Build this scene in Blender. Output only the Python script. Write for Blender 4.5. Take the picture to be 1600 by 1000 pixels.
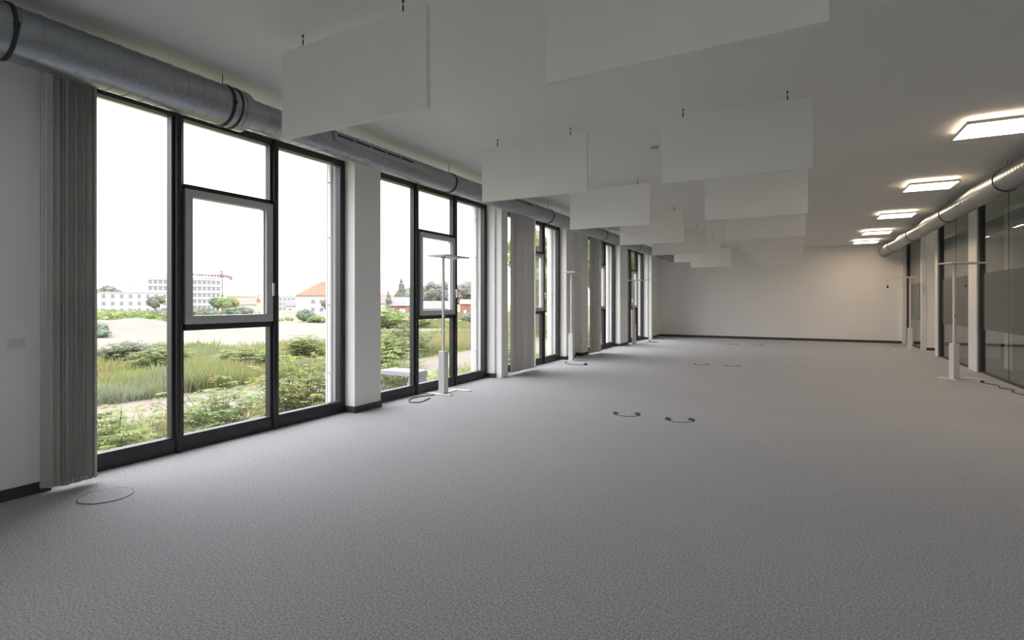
import bpy, bmesh, math, random
from mathutils import Vector, Matrix, noise
random.seed(7)
for o in list(bpy.data.objects): bpy.data.objects.remove(o)
S = bpy.context.scene
C = S.collection
PI = math.pi

# ------------------------------------------------------------------ camera
cd = bpy.data.cameras.new('camera'); cam = bpy.data.objects.new('camera', cd); C.objects.link(cam)
cd.sensor_width = 36.0; cd.lens = 835/1600*36; cd.shift_y = -29/1600
cd.clip_start = .05; cd.clip_end = 2000
cam.location = (0, 0, 1.3); cam.rotation_euler = (PI/2, 0, math.radians(28.16))
S.camera = cam
# ------------------------------------------------------------------ exposure
S.view_settings.view_transform = 'Standard'; S.view_settings.look = 'None'
S.view_settings.exposure = 2.12; S.view_settings.gamma = 1.0; S.view_settings.use_curve_mapping = False
S.cycles.max_bounces = 16; S.cycles.diffuse_bounces = 10; S.cycles.transparent_max_bounces = 24
# ------------------------------------------------------------------ overcast sky (zenith brighter than horizon)
SKY = 2.25
w = bpy.data.worlds.new('overcast_sky'); S.world = w; w.use_nodes = True
nt = w.node_tree; N = nt.nodes; L = nt.links; N.clear()
out = N.new('ShaderNodeOutputWorld'); bg = N.new('ShaderNodeBackground'); tc = N.new('ShaderNodeTexCoord')
sep = N.new('ShaderNodeSeparateXYZ'); L.new(tc.outputs['Generated'], sep.inputs[0])
mr = N.new('ShaderNodeMapRange'); mr.inputs[1].default_value = 0; mr.inputs[2].default_value = 1
mr.inputs[3].default_value = .34; mr.inputs[4].default_value = 1.0; L.new(sep.outputs[2], mr.inputs[0])
nz = N.new('ShaderNodeTexNoise'); nz.inputs['Scale'].default_value = 3.5; nz.inputs['Detail'].default_value = 5
mp = N.new('ShaderNodeMapping'); mp.inputs['Scale'].default_value = (1, 1, 3.5)
L.new(tc.outputs['Generated'], mp.inputs[0]); L.new(mp.outputs[0], nz.inputs['Vector'])
mr2 = N.new('ShaderNodeMapRange'); mr2.inputs[1].default_value = .3; mr2.inputs[2].default_value = .7
mr2.inputs[3].default_value = .9; mr2.inputs[4].default_value = 1.1; L.new(nz.outputs[0], mr2.inputs[0])
mu = N.new('ShaderNodeMath'); mu.operation = 'MULTIPLY'; L.new(mr.outputs[0], mu.inputs[0]); L.new(mr2.outputs[0], mu.inputs[1])
gnd = N.new('ShaderNodeMapRange'); gnd.inputs[1].default_value = -.05; gnd.inputs[2].default_value = -.015   # beyond the built ground: dull land
gnd.inputs[3].default_value = .25; gnd.inputs[4].default_value = 1; L.new(sep.outputs[2], gnd.inputs[0])
mu3 = N.new('ShaderNodeMath'); mu3.operation = 'MULTIPLY'; L.new(mu.outputs[0], mu3.inputs[0]); L.new(gnd.outputs[0], mu3.inputs[1]); mu = mu3
mu2 = N.new('ShaderNodeMath'); mu2.operation = 'MULTIPLY'; mu2.inputs[1].default_value = SKY; L.new(mu.outputs[0], mu2.inputs[0])
bg.inputs[0].default_value = (.965, .965, 1.0, 1); L.new(mu2.outputs[0], bg.inputs[1]); L.new(bg.outputs[0], out.inputs[0])

# ------------------------------------------------------------------ dimensions
WALL_X, FRAME_X, OUT_X = -4.55, -4.70, -5.02     # inner wall face, inner face of window frames, facade
RIGHT_X, CEIL, END_Y, BACK_Y = 2.92, 3.10, 20.2, -10.4
SILL, HEAD = 0.0, 2.95
# windows: start, first mullion, second mullion, end (along the room)
WIN = [(1.74, 2.70, 3.665, 4.62), (5.06, 5.96, 6.92, 7.87), (8.27, 9.24, 10.20, 11.06),
       (12.47, 13.36, 14.22, 15.14), (15.92, 16.74, 17.55, 18.36)]
ADDED_WIN = [(-9.7, -8.75, -7.8, -6.9), (-6.45, -5.5, -4.55, -3.6), (-3.2, -2.2, -1.25, -.3)]     # unseen bays behind the camera, added to bring in more daylight

# daylight portals only guide the sampling of the sky through the window openings
for (y0, a_, b_, y1) in WIN + ADDED_WIN:
    ld = bpy.data.lights.new('window_portal', 'AREA'); ld.shape = 'RECTANGLE'
    ld.size = y1 - y0; ld.size_y = HEAD; ld.cycles.is_portal = True
    lo = bpy.data.objects.new('window_portal', ld); C.objects.link(lo)
    lo.location = (OUT_X - .02, (y0 + y1)/2, HEAD/2)
    lo.rotation_euler = Vector((1, 0, 0)).to_track_quat('-Z', 'Z').to_euler()

# ------------------------------------------------------------------ materials
def mat(name, col, rough=.6, metal=0, spec=.5, bump=None, vary=None, emit=None, coords='Object'):
    m = bpy.data.materials.new(name); m.use_nodes = True
    nt = m.node_tree; N = nt.nodes; L = nt.links; p = N['Principled BSDF']
    p.inputs['Base Color'].default_value = (*col, 1); p.inputs['Roughness'].default_value = rough
    p.inputs['Metallic'].default_value = metal; p.inputs['Specular IOR Level'].default_value = spec
    tc = N.new('ShaderNodeTexCoord')
    if vary:      # (scale, amount, detail)
        n = N.new('ShaderNodeTexNoise'); n.inputs['Scale'].default_value = vary[0]; n.inputs['Detail'].default_value = vary[2]
        L.new(tc.outputs[coords], n.inputs['Vector'])
        r = N.new('ShaderNodeValToRGB'); e = r.color_ramp.elements
        lo, hi = 1 - vary[1], 1 + vary[1]
        e[0].position = .3; e[1].position = .7
        e[0].color = (*[c*lo for c in col], 1); e[1].color = (*[min(1, c*hi) for c in col], 1)
        L.new(n.outputs[0], r.inputs[0]); L.new(r.outputs[0], p.inputs['Base Color'])
    if bump:      # (scale, strength, distance)
        n2 = N.new('ShaderNodeTexNoise'); n2.inputs['Scale'].default_value = bump[0]; n2.inputs['Detail'].default_value = 4
        L.new(tc.outputs[coords], n2.inputs['Vector'])
        b = N.new('ShaderNodeBump'); b.inputs['Strength'].default_value = bump[1]; b.inputs['Distance'].default_value = bump[2]
        L.new(n2.outputs[0], b.inputs['Height']); L.new(b.outputs[0], p.inputs['Normal'])
    if emit:
        p.inputs['Emission Color'].default_value = (*emit[0], 1); p.inputs['Emission Strength'].default_value = emit[1]
    return m

def glass_mat(name, tint, ior=1.5, film=None):
    m = bpy.data.materials.new(name); m.use_nodes = True
    nt = m.node_tree; N = nt.nodes; L = nt.links; N.clear()
    o = N.new('ShaderNodeOutputMaterial'); t = N.new('ShaderNodeBsdfTransparent'); t.inputs[0].default_value = (*tint, 1)
    base = t
    if film:      # (colour, cover)
        d = N.new('ShaderNodeBsdfDiffuse'); d.inputs[0].default_value = (*film[0], 1)
        mx = N.new('ShaderNodeMixShader'); mx.inputs[0].default_value = film[1]
        L.new(t.outputs[0], mx.inputs[1]); L.new(d.outputs[0], mx.inputs[2]); base = mx
    g = N.new('ShaderNodeBsdfGlossy'); g.inputs['Roughness'].default_value = 0.0
    f = N.new('ShaderNodeFresnel')         # same reflectance from either side of the pane
    ge = N.new('ShaderNodeNewGeometry'); ir = N.new('ShaderNodeMapRange')
    ir.inputs[3].default_value = ior; ir.inputs[4].default_value = 1/ior
    L.new(ge.outputs['Backfacing'], ir.inputs[0]); L.new(ir.outputs[0], f.inputs[0])
    ms = N.new('ShaderNodeMixShader'); L.new(f.outputs[0], ms.inputs[0]); L.new(base.outputs[0], ms.inputs[1]); L.new(g.outputs[0], ms.inputs[2])
    L.new(ms.outputs[0], o.inputs[0]); return m

def carpet_mat():
    m = bpy.data.materials.new('grey_carpet'); m.use_nodes = True
    nt = m.node_tree; N = nt.nodes; L = nt.links; p = N['Principled BSDF']; p.inputs['Roughness'].default_value = .95
    p.inputs['Specular IOR Level'].default_value = .15
    p.inputs['Sheen Weight'].default_value = .25; p.inputs['Sheen Roughness'].default_value = .5
    tc = N.new('ShaderNodeTexCoord')
    a = N.new('ShaderNodeTexNoise'); a.inputs['Scale'].default_value = 95; a.inputs['Detail'].default_value = 4; a.inputs['Roughness'].default_value = .8
    b = N.new('ShaderNodeTexNoise'); b.inputs['Scale'].default_value = .6; b.inputs['Detail'].default_value = 3
    L.new(tc.outputs['Object'], a.inputs[0]); L.new(tc.outputs['Object'], b.inputs[0])
    r = N.new('ShaderNodeValToRGB'); e = r.color_ramp.elements
    e[0].position = .35; e[0].color = (.155, .157, .166, 1); e[1].position = .65; e[1].color = (.57, .577, .60, 1)
    L.new(a.outputs[0], r.inputs[0])
    mx = N.new('ShaderNodeMix'); mx.data_type = 'RGBA'; mx.blend_type = 'MULTIPLY'; mx.inputs[0].default_value = .35
    r2 = N.new('ShaderNodeValToRGB'); r2.color_ramp.elements[0].position = .35; r2.color_ramp.elements[1].position = .65
    r2.color_ramp.elements[0].color = (.8, .8, .8, 1)
    L.new(b.outputs[0], r2.inputs[0]); L.new(r.outputs[0], mx.inputs[6]); L.new(r2.outputs[0], mx.inputs[7])
    L.new(mx.outputs[2], p.inputs['Base Color'])
    bp = N.new('ShaderNodeBump'); bp.inputs['Strength'].default_value = .25; bp.inputs['Distance'].default_value = .003
    L.new(a.outputs[0], bp.inputs['Height']); L.new(bp.outputs[0], p.inputs['Normal'])
    return m

def galv_mat():
    m = bpy.data.materials.new('galvanised_steel'); m.use_nodes = True
    nt = m.node_tree; N = nt.nodes; L = nt.links; p = N['Principled BSDF']
    p.inputs['Metallic'].default_value = 1.0
    tc = N.new('ShaderNodeTexCoord'); v = N.new('ShaderNodeTexVoronoi'); v.inputs['Scale'].default_value = 60
    L.new(tc.outputs['Object'], v.inputs[0])
    r = N.new('ShaderNodeValToRGB'); e = r.color_ramp.elements
    e[0].color = (.37, .392, .42, 1); e[1].color = (.41, .432, .46, 1)
    L.new(v.outputs['Color'], r.inputs[0]); L.new(r.outputs[0], p.inputs['Base Color'])
    r2 = N.new('ShaderNodeMapRange'); r2.inputs[3].default_value = .30; r2.inputs[4].default_value = .33
    L.new(v.outputs['Color'], r2.inputs[0]); L.new(r2.outputs[0], p.inputs['Roughness'])
    return m

def vcol_mat(name, rough=.9, scale=2.0, amt=.25):
    m = bpy.data.materials.new(name); m.use_nodes = True
    nt = m.node_tree; N = nt.nodes; L = nt.links; p = N['Principled BSDF']; p.inputs['Roughness'].default_value = rough
    p.inputs['Specular IOR Level'].default_value = .2
    a = N.new('ShaderNodeVertexColor'); a.layer_name = 'tint'
    tc = N.new('ShaderNodeTexCoord'); n = N.new('ShaderNodeTexNoise'); n.inputs['Scale'].default_value = scale; n.inputs['Detail'].default_value = 6
    L.new(tc.outputs['Object'], n.inputs[0])
    r = N.new('ShaderNodeValToRGB'); r.color_ramp.elements[0].position = .3; r.color_ramp.elements[1].position = .7
    r.color_ramp.elements[0].color = (1-amt,)*3 + (1,)
    L.new(n.outputs[0], r.inputs[0])
    mx = N.new('ShaderNodeMix'); mx.data_type = 'RGBA'; mx.blend_type = 'MULTIPLY'; mx.inputs[0].default_value = 1
    L.new(a.outputs[0], mx.inputs[6]); L.new(r.outputs[0], mx.inputs[7]); L.new(mx.outputs[2], p.inputs['Base Color'])
    return m

M = {}
M['wall'] = mat('white_wall_paint', (.87, .87, .865), .8, spec=.2, bump=(60, .08, .002), vary=(1.2, .015, 3))
M['ceil'] = mat('white_ceiling_paint', (.82, .82, .81), .85, spec=.2, bump=(80, .06, .002))
M['facade'] = mat('white_facade_render', (.6, .6, .61), .85, spec=.2, bump=(90, .2, .003))
M['carpet'] = carpet_mat()
M['skirt'] = mat('anthracite_skirting', (.05, .051, .053), .55, vary=(20, .1, 2))
M['frame'] = mat('anthracite_powder_coat', (.017, .0175, .021), .42, bump=(400, .05, .0005))
M['sash'] = mat('grey_aluminium_coat', (.47, .47, .475), .4, bump=(400, .05, .0005))
M['sill'] = mat('grey_sill_sheet', (.045, .045, .047), .5, bump=(200, .05, .0005))
M['seal'] = mat('light_spacer_bar', (.62, .62, .65), .35, metal=.3)
M['glass'] = glass_mat('window_glass', (.975, .975, .975))
M['pglass'] = glass_mat('partition_glass', (.89, .92, .90), 1.6)
M['film'] = glass_mat('grey_privacy_film', (.86, .88, .87), 1.2, film=((.12, .125, .12), .42))
M['steel'] = mat('brushed_steel', (.62, .62, .63), .32, metal=.9, bump=(200, .05, .0005))
M['galv'] = galv_mat()
M['clampm'] = mat('dark_rubber_clamp', (.03, .03, .033), .6, bump=(150, .1, .0005))
M['black'] = mat('matt_black', (.008, .008, .009), .6, bump=(150, .1, .0005))
M['panel'] = mat('white_acoustic_fleece', (.88, .872, .855), .95, spec=.1, bump=(220, .2, .001), vary=(2.5, .015, 3))
def fabric(name, col, trans):
    m = mat(name, col, .9, spec=.15, bump=(260, .3, .001), vary=(6, .05, 3)); nt = m.node_tree; N = nt.nodes; L = nt.links
    t = N.new('ShaderNodeBsdfTranslucent'); t.inputs[0].default_value = (*col, 1)
    x = N.new('ShaderNodeMixShader'); x.inputs[0].default_value = trans
    L.new(N['Principled BSDF'].outputs[0], x.inputs[1]); L.new(t.outputs[0], x.inputs[2]); L.new(x.outputs[0], N['Material Output'].inputs[0])
    return m
M['slat'] = fabric('grey_blind_fabric', (.66, .645, .63), .3)
M['lampw'] = mat('white_lamp_enamel', (.70, .695, .68), .4, bump=(300, .03, .0005))
M['plastic'] = mat('white_plastic', (.74, .74, .73), .4, bump=(300, .03, .0005))
M['postw'] = mat('white_post_paint', (.78, .775, .76), .5, bump=(120, .05, .001))
M['dframe'] = mat('dark_partition_profile', (.045, .044, .045), .5, bump=(200, .05, .0005))
M['diff'] = mat('lit_diffuser', (.9, .9, .9), .6, emit=((1, .75, .52), 4.5), bump=(300, .02, .0005))
M['uplight'] = mat('lit_upper_slot', (.9, .9, .9), .6, emit=((1, .72, .48), 1.05), bump=(300, .02, .0005))
M['lid'] = mat('dark_grey_floor_ring', (.03, .03, .033), .5, bump=(150, .1, .0005))
M['lidg'] = mat('mid_grey_floor_ring', (.12, .12, .125), .6, bump=(150, .1, .0005))

# ------------------------------------------------------------------ geometry helpers
class MB:
    def __init__(s): s.v = []; s.f = []; s.c = []
    def add(s, vs, fs, col=None):
        n = len(s.v); s.v += [tuple(v) for v in vs]; s.f += [tuple(i+n for i in f) for f in fs]
        if col is not None: s.c += [col]*len(vs)
        return s
    def box(s, x0, x1, y0, y1, z0, z1, mtx=None, col=None):
        vs = [Vector(p) for p in ((x0,y0,z0),(x1,y0,z0),(x1,y1,z0),(x0,y1,z0),(x0,y0,z1),(x1,y0,z1),(x1,y1,z1),(x0,y1,z1))]
        if mtx: vs = [mtx @ v for v in vs]
        return s.add(vs, [(0,3,2,1),(4,5,6,7),(0,1,5,4),(1,2,6,5),(2,3,7,6),(3,0,4,7)], col)
    def tube(s, pts, r, seg=8, caps=True, col=None):
        pts = [Vector(p) for p in pts]; rr = r if isinstance(r, (list, tuple)) else [r]*len(pts)
        vs = []; fs = []; up0 = None
        for i, p in enumerate(pts):
            d = (pts[min(i+1, len(pts)-1)] - pts[max(i-1, 0)])
            d = d.normalized() if d.length > 1e-9 else Vector((0,0,1))
            if up0 is None: up0 = Vector((0,0,1)) if abs(d.z) < .9 else Vector((1,0,0))
            a = d.cross(up0)
            if a.length < 1e-6: a = d.orthogonal()
            a.normalize(); b = a.cross(d).normalized(); up0 = b
            for k in range(seg):
                t = 2*PI*k/seg; vs.append(p + (a*math.cos(t) + b*math.sin(t))*rr[i])
        for i in range(len(pts)-1):
            for k in range(seg):
                k2 = (k+1) % seg; fs.append((i*seg+k, i*seg+k2, (i+1)*seg+k2, (i+1)*seg+k))
        if caps:
            fs.append(tuple(range(seg-1, -1, -1))); fs.append(tuple((len(pts)-1)*seg+k for k in range(seg)))
        return s.add(vs, fs, col)
    def ring_y(s, x, z, y0, y1, r0, r1, seg=48):     # flat band around an axis along Y
        vs = []; fs = []
        for k in range(seg):
            t = 2*PI*k/seg; cx, cz = math.cos(t), math.sin(t)
            vs += [(x+cx*r0,y0,z+cz*r0),(x+cx*r1,y0,z+cz*r1),(x+cx*r1,y1,z+cz*r1),(x+cx*r0,y1,z+cz*r0)]
        for k in range(seg):
            a, b = 4*k, 4*((k+1) % seg)
            for i in range(4):
                j = (i+1) % 4; fs.append((a+i, b+i, b+j, a+j))
        return s.add(vs, fs)
    def lathe(s, prof, x=0, y=0, seg=24):           # profile of (radius, z) about Z
        vs = []; fs = []; n = len(prof)
        for k in range(seg):
            t = 2*PI*k/seg
            for r, z in prof: vs.append((x+r*math.cos(t), y+r*math.sin(t), z))
        for k in range(seg):
            k2 = (k+1) % seg
            for i in range(n-1): fs.append((k*n+i, k2*n+i, k2*n+i+1, k*n+i+1))
        return s.add(vs, fs)
    def mesh(s, name, m, smooth=False):
        me = bpy.data.meshes.new(name); me.from_pydata(s.v, [], s.f); me.update()
        if s.c and len(s.c) == len(s.v):
            at = me.color_attributes.new('tint', 'FLOAT_COLOR', 'POINT')
            at.data.foreach_set('color', [x for c in s.c for x in (*c, 1)])
        bm = bmesh.new(); bm.from_mesh(me); bmesh.ops.recalc_face_normals(bm, faces=bm.faces); bm.to_mesh(me); bm.free()
        if smooth:
            me.polygons.foreach_set('use_smooth', [True]*len(me.polygons))
        me.materials.append(M[m] if isinstance(m, str) else m)
        return me
    def build(s, name, m, parent=None, smooth=False, bevel=0, loc=None, rz=0):
        o = bpy.data.objects.new(name, s.mesh(name, m, smooth)); C.objects.link(o)
        if parent: o.parent = parent
        if loc is not None: o.location = loc
        o.rotation_euler.z = rz
        if bevel:
            b = o.modifiers.new('bevel', 'BEVEL'); b.width = bevel; b.segments = 2; b.limit_method = 'ANGLE'
        if smooth and hasattr(o.data, 'set_sharp_from_angle'): o.data.set_sharp_from_angle(angle=math.radians(40))
        return o
def tag(o, label=None, cat=None, group=None, kind=None):
    if label: o['label'] = label
    if cat: o['category'] = cat
    if group: o['group'] = group
    if kind: o['kind'] = kind
    return o
def empty(name, loc=(0,0,0), rz=0):
    o = bpy.data.objects.new(name, None); C.objects.link(o); o.location = loc; o.rotation_euler.z = rz
    o.empty_display_size = .1
    return o
def copy_tree(o, parent=None):
    c = o.copy(); C.objects.link(c); c.parent = parent
    for ch in list(o.children): copy_tree(ch, c)
    return c
def bx(*a): return MB().box(*a)

# ------------------------------------------------------------------ floor, ceiling, walls
tag(bx(OUT_X, 5.9, BACK_Y-.2, END_Y+.2, -.12, 0).build('floor', 'carpet'), 'speckled mid grey carpet covering the whole office floor', 'floor', kind='structure')
tag(bx(OUT_X, 5.9, BACK_Y-.2, END_Y+.2, CEIL, CEIL+.2).build('ceiling', 'ceil'), 'plain white painted office ceiling', 'ceiling', kind='structure')
tag(bx(OUT_X, 5.9, END_Y, END_Y+.2, 0, CEIL).build('wall_end', 'wall'), 'plain white end wall at the far end of the office', 'wall', kind='structure')
tag(bx(OUT_X, 5.9, BACK_Y-.2, BACK_Y, 0, CEIL).build('wall_back', 'wall'), 'plain white wall behind the viewer', 'wall', kind='structure')
wl = tag(bx(OUT_X, WALL_X, BACK_Y, END_Y, HEAD, CEIL).build('wall_left', 'wall'), 'white window wall with piers between tall glazed bays', 'wall', kind='structure')
allw = ADDED_WIN + WIN
edges = [BACK_Y] + [v for q in allw for v in (q[0], q[3])] + [END_Y]
bl = empty('baseboard_left')
tag(bl, 'low anthracite skirting along the piers of the window wall', 'baseboard', kind='structure')
SK = .075
for i in range(0, len(edges), 2):
    y0, y1 = edges[i], edges[i+1]
    m = MB()
    if abs(y0 - 11.06) < .01:         # two piers with a narrow recess between them
        m.box(OUT_X, WALL_X, y0, 11.57, 0, HEAD).box(OUT_X, -4.74, 11.57, 12.03, 0, HEAD).box(OUT_X, WALL_X, 12.03, y1, 0, HEAD)
        s = bx(FRAME_X, WALL_X+.012, y0-.01, 11.58, 0, SK).box(-4.75, -4.728, 11.58, 12.02, 0, SK).box(FRAME_X, WALL_X+.012, 12.02, y1+.01, 0, SK)
    else:
        m.box(OUT_X, WALL_X, y0, y1, 0, HEAD)
        s = bx(FRAME_X, WALL_X+.012, y0-(.01 if y0 > BACK_Y else 0), y1+(.01 if y1 < END_Y else 0), 0, SK)
    m.build('pier', 'wall', wl)
    s.build('skirting_piece', 'skirt', bl)
# shallow service casings standing on two of the piers
bx(WALL_X, -4.43, 7.90, 8.12, 0, HEAD).build('service_casing', 'wall', wl)
bx(WALL_X, -4.43, 18.40, 18.62, 0, HEAD).build('service_casing', 'wall', wl)
tag(bx(WALL_X, RIGHT_X, END_Y-.014, END_Y, 0, .08).build('baseboard_end', 'skirt'), 'dark skirting at the foot of the far end wall', 'baseboard', kind='structure')

# ------------------------------------------------------------------ windows
def window(n, q, label):
    y0, ma, mb, y1 = q
    r = tag(empty('window_%d' % n, (FRAME_X, (y0+y1)/2, 0)), label, 'window', kind='structure')
    oy = (y0+y1)/2
    def P(m, name, mt, par=r, bev=.004):
        o = m.build(name, mt, par, bevel=bev); return o
    X0, X1 = -.085, 0.0
    y0, ma, mb, y1 = y0-oy, ma-oy, mb-oy, y1-oy
    P(bx(X0, X1, y0, y1, 0, .125), 'bottom_rail', 'frame')
    P(bx(X0+.0, X1-.005, y0+.07, y1-.07, .125, .135), 'glazing_bead', 'sill')
    P(bx(X0, X1, y0, y1, 2.885, HEAD), 'top_rail', 'frame')
    P(bx(X0, X1, y0, y0+.075, .125, 2.885), 'jamb', 'frame'); P(bx(X0, X1, y1-.075, y1, .125, 2.885), 'jamb', 'frame')
    for c in (ma, mb):
        m = bx(X0, X1-.01, c-.052, c+.052, .125, 2.885)
        o = P(m, 'mullion', 'frame')
        t = MB().tube([(X1, c, 0.0), (X1, c, 2.94)], .027, 14).build('mullion_tube', 'frame', o, smooth=True)
    P(bx(X0, X1, ma+.052, mb-.052, 2.275, 2.325), 'transom', 'frame')
    P(bx(X0, X1, ma+.052, mb-.052, 1.045, 1.105), 'transom', 'frame')
    g0, g1 = -.05, -.042
    for (a, b, c, d) in ((y0+.075, ma-.052, .125, 2.885), (ma+.052, mb-.052, 2.325, 2.885), (ma+.052, mb-.052, .125, 1.045), (mb+.052, y1-.075, .125, 2.885)):
        bx(g0, g1, a, b, c, d).build('pane', 'glass', r)
    # opening sash of paler aluminium set in the middle light
    a, b, c, d = ma+.045, mb-.045, 1.10, 2.28; k = .075
    sm = bx(-.06, .028, a, b, c, c+k).box(-.06, .028, a, b, d-k+.01, d).box(-.06, .028, a, a+k-.01, c+k, d-k+.01).box(-.06, .028, b-k, b, c+k, d-k+.01)
    sa = P(sm, 'sash', 'sash')
    bx(-.045, -.005, b-k-.012, b-k-.001, c+k, d-k).build('spacer_bar', 'seal', sa)
    bx(g0, g1, a+k-.012, b-k, c+k, d-k+.01).build('sash_pane', 'glass', sa)
    hz = c + .36
    hm = bx(.028, .036, b-.045, b-.015, hz-.035, hz+.035).box(.036, .075, b-.037, b-.021, hz+.005, hz+.021).box(.062, .078, b-.039, b-.017, hz-.105, hz+.023)
    P(hm, 'handle', 'steel', sa, .003)
    # guide rail of the outside sun screen beside the far jamb
    bx(-.21, -.18, y1-.05, y1-.012, .05, 2.93).build('screen_guide', 'facade', r)
    MB().tube([(-.2, y1-.085, .05), (-.2, y1-.085, 2.93)], .005, 6).build('guide_cable', 'steel', r, smooth=True)
    m = MB()
    for z in (.45, 1.25, 2.05, 2.7): m.box(-.205, -.195, y1-.085, y1-.05, z, z+.012)
    m.build('cable_bracket', 'steel', r)
    bx(-.34, -.09, y0, y1, -.02, .015).build('outer_sill', 'sill', r)
    return r
wl_labels = ['tall dark framed window bay nearest the viewer beside the big grey blind',
             'dark framed window bay behind the first floor lamp', 'window bay half covered by the wide stacked blind',
             'narrow looking window bay beyond the double pier', 'farthest window bay before the end wall']
for i, q in enumerate(WIN): window(i+1, q, wl_labels[i])
for i, q in enumerate(ADDED_WIN): window(6+i, q, ['farthest unseen window bay added behind the viewer for daylight', 'middle unseen window bay added behind the viewer for daylight', 'unseen window bay added just behind the viewer for daylight'][i])

# ------------------------------------------------------------------ right hand glass partition and the room beyond it
PW = .10
SWY = (-8.5, 2.5, .85, 2.6)  # unseen window opening, added so daylight reaches the office through the partition
tag(bx(5.6, 5.9, BACK_Y, SWY[0], 0, CEIL).box(5.6, 5.9, SWY[1], END_Y, 0, CEIL).box(5.6, 5.9, SWY[0], SWY[1], 0, SWY[2]).box(5.6, 5.9, SWY[0], SWY[1], SWY[3], CEIL).build('wall_right', 'wall'), 'wall of the dim room behind the glass partition', 'wall', kind='structure')
tag(bx(RIGHT_X+.02, 5.6, END_Y-.014, END_Y, 0, .08).build('baseboard_side_room', 'skirt'), 'dark skirting in the room behind the glass', 'baseboard', kind='structure')
sw = tag(empty('window_9', (5.72, SWY[0], SWY[2])), 'unseen ribbon window added for daylight in the room behind the glass partition', 'window', kind='structure')
nw = 6; st = (SWY[1]-SWY[0])/nw; hh = SWY[3]-SWY[2]
bx(-.04, .04, 0, nw*st, 0, .07).build('bottom_rail', 'frame', sw); bx(-.04, .04, 0, nw*st, hh-.07, hh).build('top_rail', 'frame', sw)
for k in range(nw+1): bx(-.04, .04, max(0, k*st-.035), min(nw*st, k*st+.035), .07, hh-.07).build('mullion', 'frame', sw)
for k in range(nw): bx(-.004, .004, k*st+.035, (k+1)*st-.035, .07, hh-.07).build('pane', 'glass', sw)
ld = bpy.data.lights.new('window_portal', 'AREA'); ld.shape = 'RECTANGLE'; ld.size = nw*st; ld.size_y = hh; ld.cycles.is_portal = True
lo = bpy.data.objects.new('window_portal', ld); C.objects.link(lo); lo.location = (5.93, (SWY[0]+SWY[1])/2, (SWY[2]+SWY[3])/2)
lo.rotation_euler = Vector((-1, 0, 0)).to_track_quat('-Z', 'Z').to_euler()
# passage recess between two glazed runs
rec = tag(bx(RIGHT_X, 3.95, 17.76, 17.90, 0, CEIL).box(RIGHT_X+.1, 3.95, 15.9, 16.02, 0, CEIL).box(3.95, 4.05, 15.9, 17.90, 0, CEIL).build('wall_recess', 'wall'),
          'white walls of the recess in the glass partition', 'wall', kind='structure')
tag(bx(RIGHT_X, 3.95, 17.746, 17.76, 0, .07).build('baseboard_recess', 'skirt'), 'short dark skirting inside the partition recess', 'baseboard', kind='structure')
gp = tag(empty('wall_partition', (RIGHT_X, 10, 0)), 'frameless glass partition with white posts and a grey privacy film band', 'glass partition', kind='structure')
def pp(m, name, mt, bev=0): return m.build(name, mt, gp, bevel=bev)
def gbox(x0, x1, y0, y1, z0, z1): return bx(x0, x1, y0-10, y1-10, z0, z1)
def glass_run(y0, y1, n, floor=True):
    st = (y1-y0)/n
    for k in range(n):
        a, b = y0+k*st+.004, y0+(k+1)*st-.004
        g = pp(gbox(.04, .05, a, b, .03, CEIL-.03), 'glass_panel', 'pglass')
        gbox(.034, .036, a, b, .79, 1.81).build('privacy_film', 'film', g)
    for k in range(1, n):
        yy = y0+k*st
        pp(gbox(.040, .050, yy-.003, yy+.003, .03, CEIL-.03), 'glass_joint', 'dframe')
    pp(gbox(.02, .07, y0, y1, 0, .03), 'floor_channel', 'dframe'); pp(gbox(.02, .07, y0, y1, CEIL-.03, CEIL), 'ceiling_channel', 'dframe')
def post(y0, y1, x0=-.02): 
    pp(gbox(x0, .09, y0, y1, 0, CEIL), 'post', 'postw', .004)
def dark(y0, y1): pp(gbox(.0, .08, y0, y1, 0, CEIL), 'dark_profile', 'dframe', .002)
post(20.08, 20.2, -.10); dark(19.98, 20.08); glass_run(17.90, 19.98, 2); post(17.74, 17.90, -.01)
post(15.86, 16.12); dark(15.74, 15.86) ; glass_run(13.27, 15.74, 2)
Y = 12.72
post(Y, Y+.55); dark(Y-.1, Y); glass_run(9.9, Y-.1, 2)
post(9.35, 9.9); dark(9.15, 9.35); glass_run(6.5, 9.15, 2); post(5.95, 6.5)
glass_run(3.3, 5.95, 2); post(2.75, 3.3); glass_run(0.1, 2.75, 2); post(-.45, .1); glass_run(-3.4, -.45, 2); post(-3.95, -3.4); glass_run(BACK_Y, -3.95, 5)
# pillar inside the side room
tag(bx(3.55, 3.95, 13.3, 13.75, 0, CEIL).build('wall_side_pillar', 'wall'), 'pale pillar standing behind the partition glass', 'pillar', kind='structure')

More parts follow.
